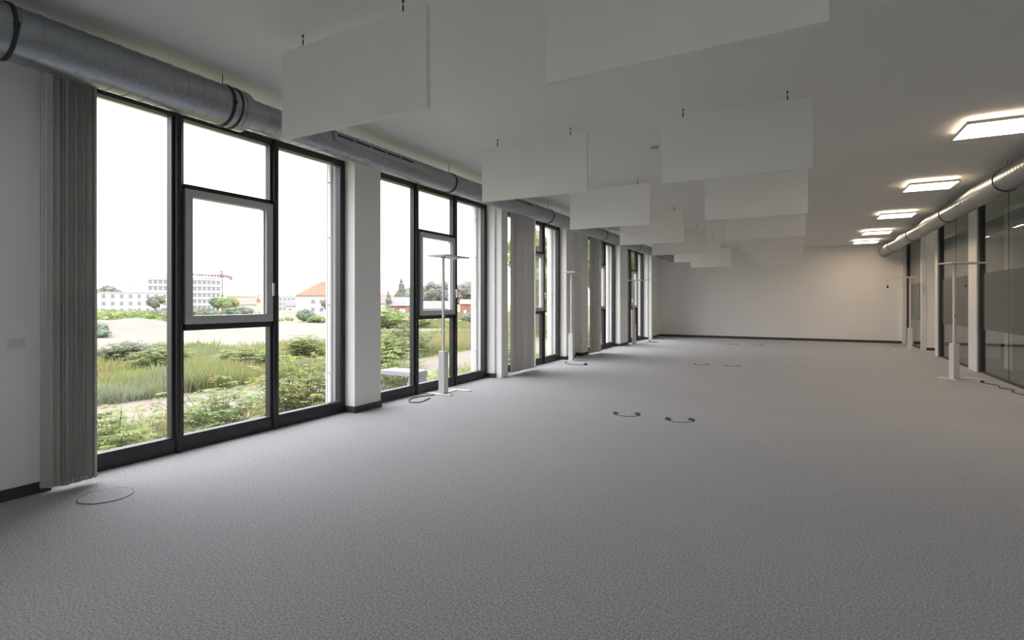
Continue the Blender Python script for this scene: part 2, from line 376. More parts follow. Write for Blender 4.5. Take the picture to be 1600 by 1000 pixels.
# ------------------------------------------------------------------ ventilation ducts
def duct(name, x, z, segs, label, clamps, diffusers=(), rings=()):
    r = tag(empty(name, (x, segs[0][0], 0)), label, 'duct'); oy = segs[0][0]
    y_end = segs[-1][1]
    for (a, b, ra) in segs:
        n = 2; vs = []; seg = 56
        m = MB().tube([(0, a-oy, z), (0, b-oy, z)], ra, seg)
        d = m.build('duct_pipe', 'galv', r, smooth=True)
        # spiral lock seam standing proud of the sheet
        pitch = .105; turns = (b-a)/pitch; st = int(turns*28); pts = []
        mm = MB(); vs = []; fs = []
        for i in range(st+1):
            t = 2*PI*i/28; y = a-oy+(b-a)*i/st
            for rr, dy in ((ra-.0005, -.006), (ra+.0035, -.003), (ra+.0035, .003), (ra-.0005, .006)):
                vs.append((rr*math.cos(t), y+dy, z+rr*math.sin(t)))
        for i in range(st):
            for k in range(3): fs.append((4*i+k, 4*i+k+1, 4*i+k+5, 4*i+k+4))
        mm.add(vs, fs).build('spiral_seam', 'galv', d, smooth=True)
    for i in range(len(segs)-1):
        b = segs[i][1]; n = segs[i+1][0]; ra, rb = segs[i][2], segs[i+1][2]
        MB().tube([(0, b-oy-.02, z), (0, b-oy+.04, z), (0, n-oy-.03, z), (0, n-oy+.04, z)], [ra+.004, ra+.004, rb+.004, rb+.004], 56).build('reducer', 'galv', r, smooth=True)
    for (y, ra) in rings: MB().ring_y(0, z, y-oy-.006, y-oy+.006, ra, ra+.008).build('joint_ring', 'clampm', r, smooth=True)
    for (y, ra) in clamps:
        c = MB().ring_y(0, z, y-oy-.009, y-oy+.009, ra, ra+.009).build('clamp', 'clampm', r, smooth=True)
        MB().tube([(0, y-oy, z+ra+.004), (0, y-oy, CEIL)], .0035, 6).build('hanger_rod', 'clampm', c)
        bx(ra+.003, ra+.017, y-oy-.012, y-oy+.012, z-.012, z+.012).build('clamp_bolt', 'clampm', c)
    for (y0, y1, ra, sgn) in diffusers:
        ang = math.radians(14); mt = Matrix.Translation((0, 0, z)) @ Matrix.Rotation(-ang*sgn, 4, 'Y')
        m = MB(); xf = ra
        hh = .048
        m.box(xf-.03, xf+.012, y0-oy, y1-oy, -hh, hh, mt)
        p = m.build('slot_diffuser', 'galv', r, bevel=.003)
        n = 5; L_ = (y1-y0-.06)/n
        for k in range(n):
            a = y0-oy+.03+k*L_+.012
            MB().box(xf+.0115, xf+.0135, a, a+L_-.024, .002, .022, mt).build('air_slot', 'black', p)
    return r
DZ = 2.852
duct('ventilation_duct', -4.02, DZ, [(-3.9, 2.78, .157), (2.90, END_Y-.02, .122)],
     'long galvanised spiral duct under the ceiling above the windows',
     [(-.4, .157), (1.33, .157), (2.65, .157), (5.77, .122), (8.90, .122), (12.0, .122), (15.0, .122), (18.0, .122)],
     [(3.69, 4.92, .122, 1), (6.78, 8.01, .122, 1), (9.83, 11.06, .122, 1), (12.9, 14.13, .122, 1), (15.97, 17.2, .122, 1)], [(1.24, .157), (2.72, .157)])
duct('ventilation_duct', 2.35, DZ, [(-3.9, END_Y-.03, .145)],
     'galvanised spiral duct hung in front of the glass partition',
     [(-.1, .145), (2.9, .145), (5.95, .145), (8.98, .145), (11.96, .145), (15.27, .145), (18.2, .145)])

# ------------------------------------------------------------------ hanging acoustic panels
PWD, PT, PZ0, PZ1 = 1.25, .04, 2.42, 3.02
def make_panel():
    r = empty('acoustic_panel')
    bx(0, PWD, 0, PT, 0, PZ1-PZ0).build('panel_board', 'panel', r, bevel=.003)
    for x in (.19, PWD-.19):
        m = MB().tube([(x, PT/2, PZ1-PZ0), (x, PT/2, CEIL-PZ0)], .002, 6)
        h = m.build('hanger_wire', 'clampm', r)
        MB().tube([(x, PT/2, PZ1-PZ0), (x, PT/2, PZ1-PZ0+.045)], .005, 8).build('wire_gripper', 'clampm', h)
        MB().tube([(x, PT/2, CEIL-PZ0-.014), (x, PT/2, CEIL-PZ0)], .007, 8).build('ceiling_anchor', 'clampm', h)
    return r
pan = make_panel(); first = True
ords = ['nearest', 'second', 'third', 'fourth', 'fifth', 'sixth', 'farthest']
for i, y in enumerate((2.50, 5.15, 7.78, 10.42, 13.08, 15.72, 18.42)):
    for x, side in ((-3.14, 'the row nearer the windows'), (-1.14, 'the middle row')):
        o = pan if first else copy_tree(pan); first = False
        o.location = (x, y, PZ0); o.rotation_euler.z = math.radians(random.uniform(-1.2, .2))
        lab = 'white hanging acoustic panel, %s%s in %s' % (ords[i], '' if i in (0, 6) else '', side)
        tag(o, lab, 'acoustic panel', 'hanging acoustic panels')

# ------------------------------------------------------------------ lit ceiling luminaires
def make_light():
    r = empty('ceiling_light')
    s = .30; z = -.045
    fm = bx(-s, s, -s, -s+.012, z-.032, z).box(-s, s, s-.012, s, z-.032, z).box(-s, -s+.012, -s+.012, s-.012, z-.032, z).box(s-.012, s, -s+.012, s-.012, z-.032, z)
    fm.build('frame', 'lampw', r)
    bx(-s+.012, s-.012, -s+.012, s-.012, z-.030, z-.022).build('diffuser', 'diff', r)
    bx(-s+.012, s-.012, -s+.012, s-.012, z-.022, z-.006).build('backing_plate', 'lampw', r)
    bx(-s+.03, s-.03, -s+.03, s-.03, z-.0055, z-.002).build('uplight_slot', 'uplight', r)
    bx(-.12, .12, -.12, .12, z-.001, 0).build('mounting_box', 'lampw', r)
    return r
lt = make_light()
for i, (y, lab) in enumerate(((6.98, 'lit square ceiling light at the right edge, nearest of the row'), (10.06, 'lit square ceiling light, second in the row towards the end wall'),
        (13.18, 'lit square ceiling light, third in the row towards the end wall'), (16.23, 'lit square ceiling light, fourth in the row towards the end wall'),
        (18.66, 'lit square ceiling light closest to the end wall'))):
    o = lt if i == 0 else copy_tree(lt)
    o.location = (1.75, y, CEIL); tag(o, lab, 'ceiling light', 'lit ceiling lights')

# ------------------------------------------------------------------ floor lamps
def make_lamp():
    r = empty('floor_lamp')
    b = bx(-.20, .20, -.13, -.06, 0, .012).box(-.17, .24, .30, .37, 0, .012).box(-.035, .035, -.06, .30, 0, .012)
    b.build('base', 'lampw', r, bevel=.003)
    col = bx(-.05, .05, -.05, .05, .012, .60).build('lower_column', 'lampw', r, bevel=.004)
    bx(-.051, -.0495, -.02, .02, .36, .366).build('column_seam', 'skirt', col)
    bx(-.016, .016, -.016, .016, .60, 1.93).build('pole', 'lampw', r, bevel=.003)
    h = bx(-.155, .155, -.17, .45, 1.93, 1.952).build('lamp_head', 'lampw', r, bevel=.004)
    bx(-.14, .14, -.10, .43, 1.9285, 1.931).build('head_diffuser', 'plastic', h)
    bx(-.02, .02, -.03, .03, 1.915, 1.93).build('head_joint', 'sash', h)
    bx(.0155, .02, -.008, .008, 1.05, 1.075).build('switch', 'skirt', r)
    return r
lp = make_lamp()
spots = [((-4.42, 6.20), 0, 'white floor lamp with flat head in front of the second window'),
         ((-4.40, 10.98), 0, 'white floor lamp standing by the double pier past the wide blind'),
         ((-4.40, 16.1), -90, 'small looking white floor lamp at the farthest window'),
         ((2.31, 11.41), -62, 'white floor lamp in front of the glass partition post'),
         ((2.62, 17.5), 90, 'white floor lamp near the recess with its cable hung over the head')]
lamps = []
for i, ((x, y), rz, lab) in enumerate(spots):
    o = lp if i == 0 else copy_tree(lp); lamps.append(o)
    o.location = (x, y, 0); o.rotation_euler.z = math.radians(rz); tag(o, lab, 'floor lamp', 'white office floor lamps')
# cable coiled on the farthest right lamp (local frame of the lamp)
c = lamps[4]
m = MB().tube([(.02, -.05, .55), (.05, -.13, .9), (.03, -.17, 1.5), (0, -.175, 1.94), (0, -.1, 1.957), (.02, .2, 1.957), (0, .44, 1.958), (0, .47, 1.94), (0, .485, 1.88), (0, .49, 1.72)], .006, 8)
cab = m.build('power_cable', 'sash', c, smooth=True)
MB().tube([(0, .49, 1.73), (0, .49, 1.70), (0, .49, 1.66)], [.014, .024, .02], 12).build('plug', 'black', cab, smooth=True)

# ------------------------------------------------------------------ vertical blinds
def blind(y0, y1, n, x, ang, label, wslat=.105, rail=None, edge=True, z0=.045):
    r = tag(empty('vertical_blind', (x, y0, 0)), label, 'blind')
    a, b = rail or (y0, y1)
    bx(-.02, .02, a-y0, b-y0, 2.915, 2.948).build('headrail', 'plastic', r)
    src = None
    for k in range(n):
        yy = (y1-y0)*(k+.5)/n
        an = math.radians(ang + random.uniform(-20, 20))
        if edge and k == n-1: an = math.radians(-8)
        if src is None:
            # gently cupped fabric slat
            vs = []; fs = []; m = 6
            for z in (z0, 2.90):
                for i in range(m+1):
                    u = -wslat/2 + wslat*i/m; vs.append((u, .006*math.cos(PI*(i/m-.5)), z))
                for i in range(m+1):
                    u = -wslat/2 + wslat*i/m; vs.append((u, .006*math.cos(PI*(i/m-.5))+.0012, z))
            q = 2*(m+1)
            for i in range(m):
                fs += [(i, i+1, q+i+1, q+i), (m+1+i, q+m+1+i, q+m+2+i, m+2+i), (i, m+1+i, m+2+i, i+1), (q+i, q+i+1, q+m+2+i, q+m+1+i)]
            fs += [(0, q, q+m+1, m+1), (m, 2*m+1, q+2*m+1, q+m)]
            src = MB().add(vs, fs).build('slat', 'slat', r, smooth=True)
            bx(-wslat/2, wslat/2, -.002, .008, z0, z0+.03).build('bottom_weight', 'slat', src)
            o = src
        else:
            o = copy_tree(src, r)
        o.location = (random.uniform(-.012, .012), yy, random.uniform(-.006, .006)); o.rotation_euler.z = an
    # bead chain linking the slat bottoms
    pts = [(.05*(1 if k % 2 else .4), (y1-y0)*(k+.5)/n, z0+.006+.004*math.sin(k*2.1)) for k in range(n)]
    MB().tube(pts, .0035, 6).build('bottom_chain', 'plastic', r, smooth=True)
    return r
b1 = blind(1.685, 1.965, 15, -4.46, 34, 'grey vertical blind drawn into a stack at the left of the nearest window', rail=(1.72, 4.6))
MB().tube([(.05, -.03, 2.9), (.05, -.035, 1.2), (.055, -.03, 1.13), (.06, -.02, 1.2), (.055, -.015, 2.9)], .003, 6).build('control_chain', 'plastic', b1, smooth=True)
blind(8.33, 9.26, 13, -4.47, 55, 'wide grey vertical blind hanging half open in front of the third window', rail=(8.3, 11.05))
blind(12.36, 12.98, 9, -4.44, 50, 'narrow grey vertical blind stacked beside the double pier', rail=(12.4, 15.1), edge=False)

# ------------------------------------------------------------------ small things on walls, ceiling and floor
so = tag(empty('wall_socket', (WALL_X, 1.565, 1.02)), 'white double power socket on the wall left of the big blind', 'socket')
bx(0, .010, -.045, .045, -.034, .034).build('plate', 'plastic', so, bevel=.003)
for y in (-.021, .021):
    i = MB().tube([(.0101, y, 0), (.0115, y, 0)], .016, 20).build('insert', 'plastic', so)
    for dz in (-.007, .007): MB().tube([(.0115, y, dz), (.0122, y, dz)], .0025, 8).build('pin_hole', 'black', i)
sd = tag(empty('smoke_detector', (-1.47, 6.23, CEIL)), 'small white smoke detector on the ceiling between the panels', 'smoke detector')
MB().lathe([(0, 0), (.055, 0), (.055, -.018), (.05, -.022), (0, -.022)]).build('mounting_base', 'plastic', sd, smooth=True)
MB().lathe([(.042, -.022), (.042, -.036), (.036, -.04), (.03, -.052), (0, -.056)]).build('sensor_head', 'plastic', sd, smooth=True)
MB().lathe([(.0425, -.026), (.0435, -.03), (.0425, -.034)]).build('sensing_slot', 'skirt', sd, smooth=True)

def floor_box(x, y, rz, label, mt='lid', grips=True):
    r = tag(empty('floor_box', (x, y, 0), rz), label, 'floor box', 'round carpet floor boxes')
    R = .152
    MB().lathe([(0, .0), (R-.004, .0), (R-.004, .0035), (0, .0035)], seg=40).build('carpet_lid', 'carpet', r)
    arc = (-PI-.45, .45) if grips else (0, 2*PI); vs = []; fs = []; n = 44; wd = .004
    for k in range(n+1):
        t = arc[0] + (arc[1]-arc[0])*k/n
        for q, z in ((R-wd, .001), (R-wd, .0046), (R+wd*.6, .0046), (R+wd*.6, .001)): vs.append((q*math.cos(t), q*math.sin(t), z))
    for k in range(n):
        for q in range(4): fs.append((4*k+q, 4*k+(q+1) % 4, 4*k+4+(q+1) % 4, 4*k+4+q))
    MB().add(vs, fs).build('rim', mt, r)
    if grips:
        for s in (0, PI):      # crescent finger grips
            vs = []; fs = []; n = 10
            for k in range(n+1):
                t = s - .55 + 1.25*k/n; dd = .062*math.sin(PI*k/n)
                vs += [(R*math.cos(t), R*math.sin(t), .0048), ((R-dd-.004)*math.cos(t), (R-dd-.004)*math.sin(t), .0048),
                       (R*math.cos(t), R*math.sin(t), .002), ((R-dd-.004)*math.cos(t), (R-dd-.004)*math.sin(t), .002)]
            for k in range(n):
                a = 4*k; fs += [(a, a+1, a+5, a+4), (a+2, a+6, a+7, a+3), (a+1, a+3, a+7, a+5), (a, a+4, a+6, a+2)]
            MB().add(vs, fs).build('finger_grip', mt, r)
    return r
fr = math.radians(28)
for (x, y, lab) in ((-1.75, 6.08, 'round floor box with black grips, left of the nearest pair'), (-1.15, 6.06, 'round floor box with black grips, right of the nearest pair'),
                    (-1.77, 11.6, 'round floor box, left of the middle pair on the carpet'), (-1.17, 11.65, 'round floor box, right of the middle pair on the carpet'),
                    (-1.74, 17.4, 'round floor box, left of the pair near the end wall'), (-1.08, 17.5, 'round floor box, right of the pair near the end wall')):
    floor_box(x, y, fr - .15 + random.uniform(-.1, .1), lab)
floor_box(-4.08, 1.87, fr+.6, 'round floor box with thin grey rim beside the big blind', 'lidg', False)

def cable(pts, label, mt='clampm', plug=True, r=.006):
    # smooth the way points
    P = [Vector((*p, r+.001)) if len(p) == 2 else Vector(p) for p in pts]; q = []
    for i in range(len(P)-1):
        p0, p1, p2, p3 = P[max(i-1, 0)], P[i], P[i+1], P[min(i+2, len(P)-1)]
        for k in range(8):
            t = k/8; q.append(.5*((2*p1)+(p2-p0)*t+(2*p0-5*p1+4*p2-p3)*t*t+(3*p1-p0-3*p2+p3)*t**3))
    q.append(P[-1]); base = P[0].copy(); base.z = 0
    e = tag(empty('power_cable', base), label, 'cable')
    MB().tube([v-base for v in q], r, 8).build('cord', mt, e, smooth=True)
    if plug:
        d = (q[-1]-q[-2]).normalized(); s = q[-1]-base
        s.z = .021
        MB().tube([s, s+d*.02, s+d*.05, s+d*.052, s+d*.07], [.01, .02, .02, .017, .017], 12).build('plug', 'black', e, smooth=True)
cable([(-4.44, 6.02), (-4.55, 5.7), (-4.42, 5.45), (-4.28, 5.5), (-4.35, 5.8)], 'grey power cable curled on the carpet below the second window', plug=False)
cable([(-4.42, 10.78), (-4.3, 10.4), (-4.05, 10.25), (-3.85, 10.3)], 'black cable with a plug lying on the carpet by the third window')
cable([(-4.3, 16.3), (-4.1, 16.9), (-3.9, 17.1), (-4.1, 17.25), (-4.18, 17.28)], 'thin black cable with a plug near the farthest window')
cable([(2.78, 9.7), (2.7, 10.1), (2.78, 10.35), (2.66, 10.5), (2.72, 10.75), (2.62, 10.95), (2.6, 11.02)], 'black cable and plug on the floor at the foot of the glass partition')

# ------------------------------------------------------------------ outdoors: waste ground, weeds, shrubs, trees, town
M['ground'] = vcol_mat('sandy_ground', .95, .9, .22)
def thin_leaf(m, f_):
    nt = m.node_tree; N = nt.nodes; L = nt.links; p = N['Principled BSDF']; t = N.new('ShaderNodeBsdfTranslucent')
    L.new(p.inputs['Base Color'].links[0].from_socket, t.inputs[0])
    x = N.new('ShaderNodeMixShader'); x.inputs[0].default_value = f_
    L.new(p.outputs[0], x.inputs[1]); L.new(t.outputs[0], x.inputs[2]); L.new(x.outputs[0], N['Material Output'].inputs[0]); return m
M['weed'] = thin_leaf(vcol_mat('weed_blades', .8, .5, .15), .45)
M['leaf'] = thin_leaf(vcol_mat('leaf_green', .7, 6, .15), .45)
M['blob'] = vcol_mat('dense_foliage', .9, 5, .4)
M['bark'] = mat('grey_bark', (.10, .085, .07), .9, vary=(8, .3, 4), bump=(20, .5, .01))
M['bwhite'] = mat('pale_render', (.40, .40, .405), .9, vary=(.4, .04, 3))
M['bcream'] = mat('cream_render', (.36, .31, .24), .9, vary=(.4, .05, 3))
M['bgrey'] = mat('grey_block_render', (.30, .31, .325), .9, vary=(.4, .05, 3))
M['bwin'] = mat('far_window_glass', (.17, .175, .185), .3, vary=(.8, .25, 2))
M['tile'] = mat('red_clay_tiles', (.22, .085, .052), .85, vary=(1.5, .15, 4), bump=(3, .3, .05))
M['brown'] = mat('brown_tiles', (.19, .12, .10), .85, vary=(1.5, .15, 4))
M['slate'] = mat('grey_roof_sheet', (.105, .105, .108), .7, vary=(.6, .08, 3))
M['brick'] = mat('red_brick_wall', (.23, .11, .085), .9, vary=(1.2, .2, 5), bump=(14, .4, .02))
M['crane_red'] = mat('red_crane_paint', (.20, .045, .03), .6, vary=(1, .1, 2))
M['crane_grey'] = mat('grey_crane_paint', (.14, .14, .145), .6, vary=(1, .1, 2))
M['concrete'] = mat('pale_concrete', (.25, .26, .285), .75, vary=(3, .08, 4), bump=(40, .2, .003))

def polar(b, r):
    t = math.radians(b); return (-r*math.sin(t), r*math.cos(t))
def sst(a, b, x):
    t = max(0, min(1, (x-a)/(b-a))); return t*t*(3-2*t)
MOUNDS = [(*polar(65.8, 48), 6.5, .85), (*polar(62.0, 51), 5.5, .5), (*polar(49.8, 92), 6.0, 1.45), (*polar(47.4, 97), 5, 1.0), (*polar(52.0, 96), 5, .9), (*polar(58, 70), 8, .4)]
def gz(x, y):
    r = math.hypot(x, y)
    z = -.62 - .0125*max(0, r-14) if r < 320 else -.62-.0125*306
    z += .18*noise.noise((x*.11, y*.11, 3.1))*sst(6.5, 12, -x) + .05*noise.noise((x*.5, y*.5, 1.2))
    if 6 < r < 200:
        for (mx, my, mr, mh) in MOUNDS:
            q = math.hypot(x-mx, y-my)/mr
            if q < 1: z += mh*(1-q*q)**1.5*(1+.2*noise.noise((x*.5, y*.5, 9)))
    return z
def sandy(x, y):       # 1 where the ground is bare sand, 0 where weeds grow
    d = -x; n = noise.noise((x*.13, y*.13, 0)); n2 = noise.noise((x*.045, y*.045, 5))
    s = 0
    s = max(s, 1-sst(.9, 1.6, abs(d-10.0-n*.9-.05*(y-6))))                # track beside the building
    s = max(s, sst(0, .35, n2+.05)*sst(19, 25, d+n*5)*(1-sst(70, 90, d)))
    b = math.degrees(math.atan2(d, max(y, .01)))
    s = max(s, sst(46, 48, b)*(1-sst(53, 56, b))*sst(19, 22, d+3*n)*(1-sst(55, 70, d)))
    s = max(s, sst(20, 24, d+4*n)*(1-sst(38, 44, d+6*n))*sst(52, 55, b))
    for (mx, my, mr, mh) in MOUNDS:
        if math.hypot(x-mx, y-my) < mr*.95: s = 1
    if d < 7.6: s = min(s, .2)
    return max(0, min(1, s))
def veg_col(x, y, j=0):
    n = noise.noise((x*.22, y*.22, 7)) + random.uniform(-j, j); k = noise.noise((x*.4, y*.4, 17)) + random.uniform(-j, j)
    g = Vector((.19, .22, .075)); gg = Vector((.19, .21, .125)); dry = Vector((.265, .225, .11)); red = Vector((.235, .165, .10))
    c = g.lerp(gg, sst(-.1, .4, k)).lerp(dry, sst(.05, .45, n)).lerp(red, .6*sst(.25, .5, -k))
    return c
m = MB(); NB, NR = 230, 150; idx = []
for i in range(NR+1):
    r = 4.9*(720/4.9)**(i/NR)
    for j in range(NB+1):
        b = .2 + 149.8*j/NB; x, y = polar(b, r); x = min(x, OUT_X-.01)
        s = sandy(x, y); v = veg_col(x, y)*.75
        sc = Vector((.165, .143, .122))*(1+.12*noise.noise((x*.3, y*.3, 2)))
        c = v.lerp(sc, s); m.v.append((x, y, gz(x, y))); m.c.append(tuple(c))
for i in range(NR):
    for j in range(NB):
        a = i*(NB+1)+j; m.f.append((a, a+1, a+NB+2, a+NB+1))
tag(m.build('ground', 'ground', smooth=True), 'bare sandy waste ground outside the windows', 'ground', kind='structure')

# weeds and dry grass nobody could count
EXC = []
def weeds(n, dmin, dmax, bmin, bmax, h0, h1, wd, name, label, blades=5, thr=.5):
    m = MB(); k = 0; tries = 0
    while k < n and tries < n*8:
        tries += 1
        b = random.uniform(bmin, bmax); u = random.random(); d = dmin + (dmax-dmin)*u**1.35
        x = -d; y = d/math.tan(math.radians(b))
        if sandy(x, y) > thr or any((x-ex)**2+(y-ey)**2 < er*er for ex, ey, er in EXC): continue
        k += 1; z = gz(x, y)-.03; c0 = veg_col(x, y, .25); h = random.uniform(h0, h1)*(.6+.7*abs(noise.noise((x*.35, y*.35, 30))*2))
        for q in range(blades):
            t = random.uniform(0, 2*PI); l = random.uniform(.15, .55)*h; hh = h*random.uniform(.6, 1.1)
            dx, dy = math.cos(t), math.sin(t); ox, oy = x+random.gauss(0, .07), y+random.gauss(0, .07); w2 = wd*random.uniform(.6, 1.4)
            c = tuple(max(.01, v*random.uniform(.75, 1.3)) for v in c0)
            px_, py_ = -dy*w2, dx*w2
            m.add([(ox-px_*.5, oy-py_*.5, z), (ox+px_*.5, oy+py_*.5, z), (ox+dx*l*.45+px_, oy+dy*l*.45+py_, z+hh*.6), (ox+dx*l*.45-px_, oy+dy*l*.45-py_, z+hh*.6), (ox+dx*l, oy+dy*l, z+hh)],
                  [(0, 1, 2, 3), (3, 2, 4)], c)
    tag(m.build(name, 'weed'), label, 'weeds', kind='stuff')
def leafy(m, p, d, size, c):
    d = d.normalized(); s = d.cross(Vector((random.gauss(0, .4), random.gauss(0, .4), 1))).normalized(); u = s.cross(d)
    e = p + d*size; mid = p + d*size*.5 - u*size*.06
    m.add([p, mid+s*size*.24, e-u*size*.1, mid-s*size*.24], [(0, 1, 2), (0, 2, 3)], c)
def shrub(x, y, R, H, nb, label, col, leaf=.075):
    z = gz(x, y)-.02; r = tag(empty('leafy_shrub', (x, y, z)), label, 'shrub')
    lm = MB(); sm = MB()
    for k in range(nb):
        t = random.uniform(0, 2*PI); ro = R*math.sqrt(random.random()); h = H*random.uniform(.6, 1.05)*(1-.35*(ro/R)**2)
        p0 = Vector((ro*.35*math.cos(t), ro*.35*math.sin(t), 0)); p2 = Vector((ro*math.cos(t), ro*math.sin(t), h)); p1 = Vector((ro*.5*math.cos(t), ro*.5*math.sin(t), h*.75))
        pts = [(p0*(1-s)**2 + p1*2*s*(1-s) + p2*s*s) for s in (0, .25, .5, .75, 1)]
        sm.tube(pts, [.006, .005, .004, .003, .002], 5, col=(.14, .13, .07))
        for q in range(9):          # compound leaves along the stem
            s = .2 + .8*q/8; c = p0*(1-s)**2 + p1*2*s*(1-s) + p2*s*s
            a = random.uniform(0, 2*PI); d = Vector((math.cos(a), math.sin(a), random.uniform(-.1, .5))).normalized()
            ln = random.uniform(.14, .26); cc = [v*random.uniform(.8, 1.3) for v in col]; side = d.cross(Vector((0, 0, 1))).normalized()
            for w_ in range(5):
                pp_ = c + d*ln*(w_+1)/5 - Vector((0, 0, .03*(w_/4)**2))
                for sg in (-1, 1): leafy(lm, pp_, side*sg + d*.45 + Vector((0, 0, random.uniform(-.3, .2))), leaf*random.uniform(.7, 1.15), tuple(cc))
    lm.build('foliage', 'leaf', r); sm.build('stems', 'leaf', r)
    return r
G1 = (.25, .30, .11); G2 = (.235, .285, .115); G3 = (.26, .29, .085)
shrub(-6.35, 3.0, .75, .86, 54, 'light green leafy shrub low behind the left pane of the nearest window', G1)
shrub(-6.5, 4.25, .8, .95, 56, 'light green shrub with arching fronds behind the middle pane of the nearest window', G2)
shrub(-6.75, 5.75, .75, 1.15, 60, 'bushy green shrub behind the right pane of the nearest window', G3)
shrub(-7.4, 8.6, .8, 1.1, 46, 'dense green shrub behind the small concrete bench', G1)
shrub(-7.0, 7.3, .55, .55, 26, 'low grey green shrub in front of the concrete bench', (.15, .175, .11), .06)
shrub(-6.9, 12.6, .8, 1.2, 30, 'tall green shrub outside the third window', G2)
shrub(-6.8, 18.2, .8, 1.3, 30, 'tall green shrub outside the fourth window', G2)

for (b, r, R_, H, nb, lab, col) in ((41.8, 16.5, 1.2, 1.0, 130, 'bright rounded bush just beyond the track in the second window', (.20, .235, .10)),
        (39.6, 20.5, 1.2, 1.15, 130, 'rounded bush beside the mullion beyond the track', (.19, .225, .10)),
        (64.0, 22, 1.1, .75, 110, 'grey green bush among the tall weeds in the left pane', (.175, .20, .135)),
        (61.4, 18, .8, .7, 90, 'green bush among the tall weeds next to the first mullion', (.185, .22, .09)),
        (54.5, 17, .9, .6, 80, 'low green bush among the weeds below the opening sash', (.19, .22, .09)),
        (49.3, 18, .7, .9, 70, 'upright bush among the weeds in the right pane', (.19, .23, .08))):
    shrub(*polar(b, r), R_, H, nb, lab, col, .09)
def crown_tree(b, r, H, W, label, col=(.085, .11, .07), blobs=7, trunk=.25, leaves=1800, name='tree', cat='tree', slim=1, sink=0):
    x, y = polar(b, r); EXC.append((x, y, W*.45)); z = gz(x, y)-.05-sink; t = tag(empty(name, (x, y, z)), label, cat)
    base = H*trunk
    if trunk > .02:
        MB().tube([(0, 0, 0), (0, 0, base), (W*.03, 0, H*.6)], [W*.045+.03, W*.04+.02, .02], 7, col=(.1, .085, .07)).build('trunk', 'bark', t, smooth=True)
    cm = MB(); lf = MB(); cen = []
    for k in range(blobs):
        a = random.uniform(0, 2*PI)
        if slim < 1:          # spire: stacked masses shrinking upwards
            f_ = (k+.5)/blobs; rr = W*.5*(1.02-f_)**.7*random.uniform(.8, 1.05); off = rr*.25; rz_ = (H-base)/blobs*1.1
            cen.append((Vector((math.cos(a)*off, math.sin(a)*off, base+(H-base)*f_*.93)), rr, rz_))
        else:                 # dome: masses spread under a rounded outline
            q = math.sqrt((k+.5)/blobs)*.72; a = k*2.4; rr = W*random.uniform(.2, .28)
            top = base+(H-base)*math.sqrt(max(.05, 1-q*q)); hh = random.uniform(.62, .95)
            cen.append((Vector((math.cos(a)*q*W*.5, math.sin(a)*q*W*.5, base+(top-base)*hh-rr*.35)), rr, min(rr, (H-base)*.35)))
    if slim == 1: cen.append((Vector((0, 0, base+(H-base)*.45)), W*.33, (H-base)*.42))
    bm = bmesh.new(); bmesh.ops.create_icosphere(bm, subdivisions=3, radius=1); iv = [v.co.copy() for v in bm.verts]; jf = [tuple(v.index for v in f.verts) for f in bm.faces]; bm.free()
    for (c, rr, rz_) in cen:
        vs = []; sd = random.uniform(0, 50)
        for v in iv:
            n = .86*(1+.32*noise.noise(v*2.3+Vector((sd, 0, 0)))+.22*noise.noise(v*6.5+Vector((sd, 3, 0)))); p = c + Vector((v.x*rr*n, v.y*rr*n, v.z*rz_*n)); p.z = max(p.z, base*.6); vs.append(p)
        cm.add(vs, jf, tuple(q*random.uniform(.85, 1.15) for q in col))
    for k in range(leaves):
        c, rr, rz_ = random.choice(cen); d = Vector((random.gauss(0, 1), random.gauss(0, 1), random.gauss(0, 1))).normalized()
        p = c + Vector((d.x*rr, d.y*rr, d.z*rz_))*random.uniform(.9, 1.2)
        if p.z < base*.5: continue
        leafy(lf, p, d*.3+Vector((random.gauss(0, 1), random.gauss(0, 1), random.gauss(0, 1))), W*random.uniform(.03, .06), tuple(q*random.uniform(.7, 1.5) for q in col))
    c_ = cm.build('crown', 'blob', t); lf.build('leaves', 'leaf', c_)
    return t
HZ = (.17, .19, .15); HD = (.145, .168, .125); GR = (.17, .205, .09)  # greyed tree greens lifted, so distance haze sits in the colour
# trees among and behind the far buildings
crown_tree(65.3, 292, 11.5, 13, 'broad dark tree rising behind the roof of the low white block', HD, 9)
crown_tree(62.7, 288, 9.0, 10.5, 'lower dark tree behind the right end of the low white block', HD, 8)
crown_tree(61.9, 225, 7.6, 6, 'round tree between the low white block and the office block', HD, 6)
crown_tree(57.0, 262, 7.0, 7, 'dark tree beside the crane mast', HD, 6)
crown_tree(56.2, 205, 6.2, 7, 'green tree in front of the cream building', GR, 6)
crown_tree(47.0, 160, 5.5, 5, 'dark bush shaped tree at the wall of the red roofed building', HD, 6, .05)
crown_tree(41.2, 93, 4.8, 2.2, 'slim grey tree in front of the small pale house', HZ, 7, .1, 700, slim=.5)
crown_tree(39.9, 108, 7.8, 3.8, 'tall pointed tree behind the brick shed', HZ, 9, .1, slim=.5)
crown_tree(38.9, 118, 6.6, 6, 'round green tree next to the pointed tree', HZ, 6)
crown_tree(38.2, 136, 7.6, 6, 'grey green tree hidden beside the second window mullion', HZ, 6)
crown_tree(36.9, 126, 8.0, 5, 'loose tree left of the lamp pole behind the grey roof', HZ, 7, .1)
crown_tree(35.6, 142, 8.4, 7.4, 'broad grey green tree behind the long grey roof', HZ, 8)
crown_tree(32.6, 128, 8.4, 10, 'round domed tree behind the right pane of the second window', HZ, 9)
crown_tree(25.4, 37, 7.6, 4.5, 'leafy tree showing through the third window', GR, 8)
crown_tree(24.2, 30, 4.6, 3.5, 'low tree right of the sash in the third window', GR, 7)
crown_tree(18.7, 36, 8.6, 4.5, 'tall green tree filling the pane of the fourth window', GR, 9)
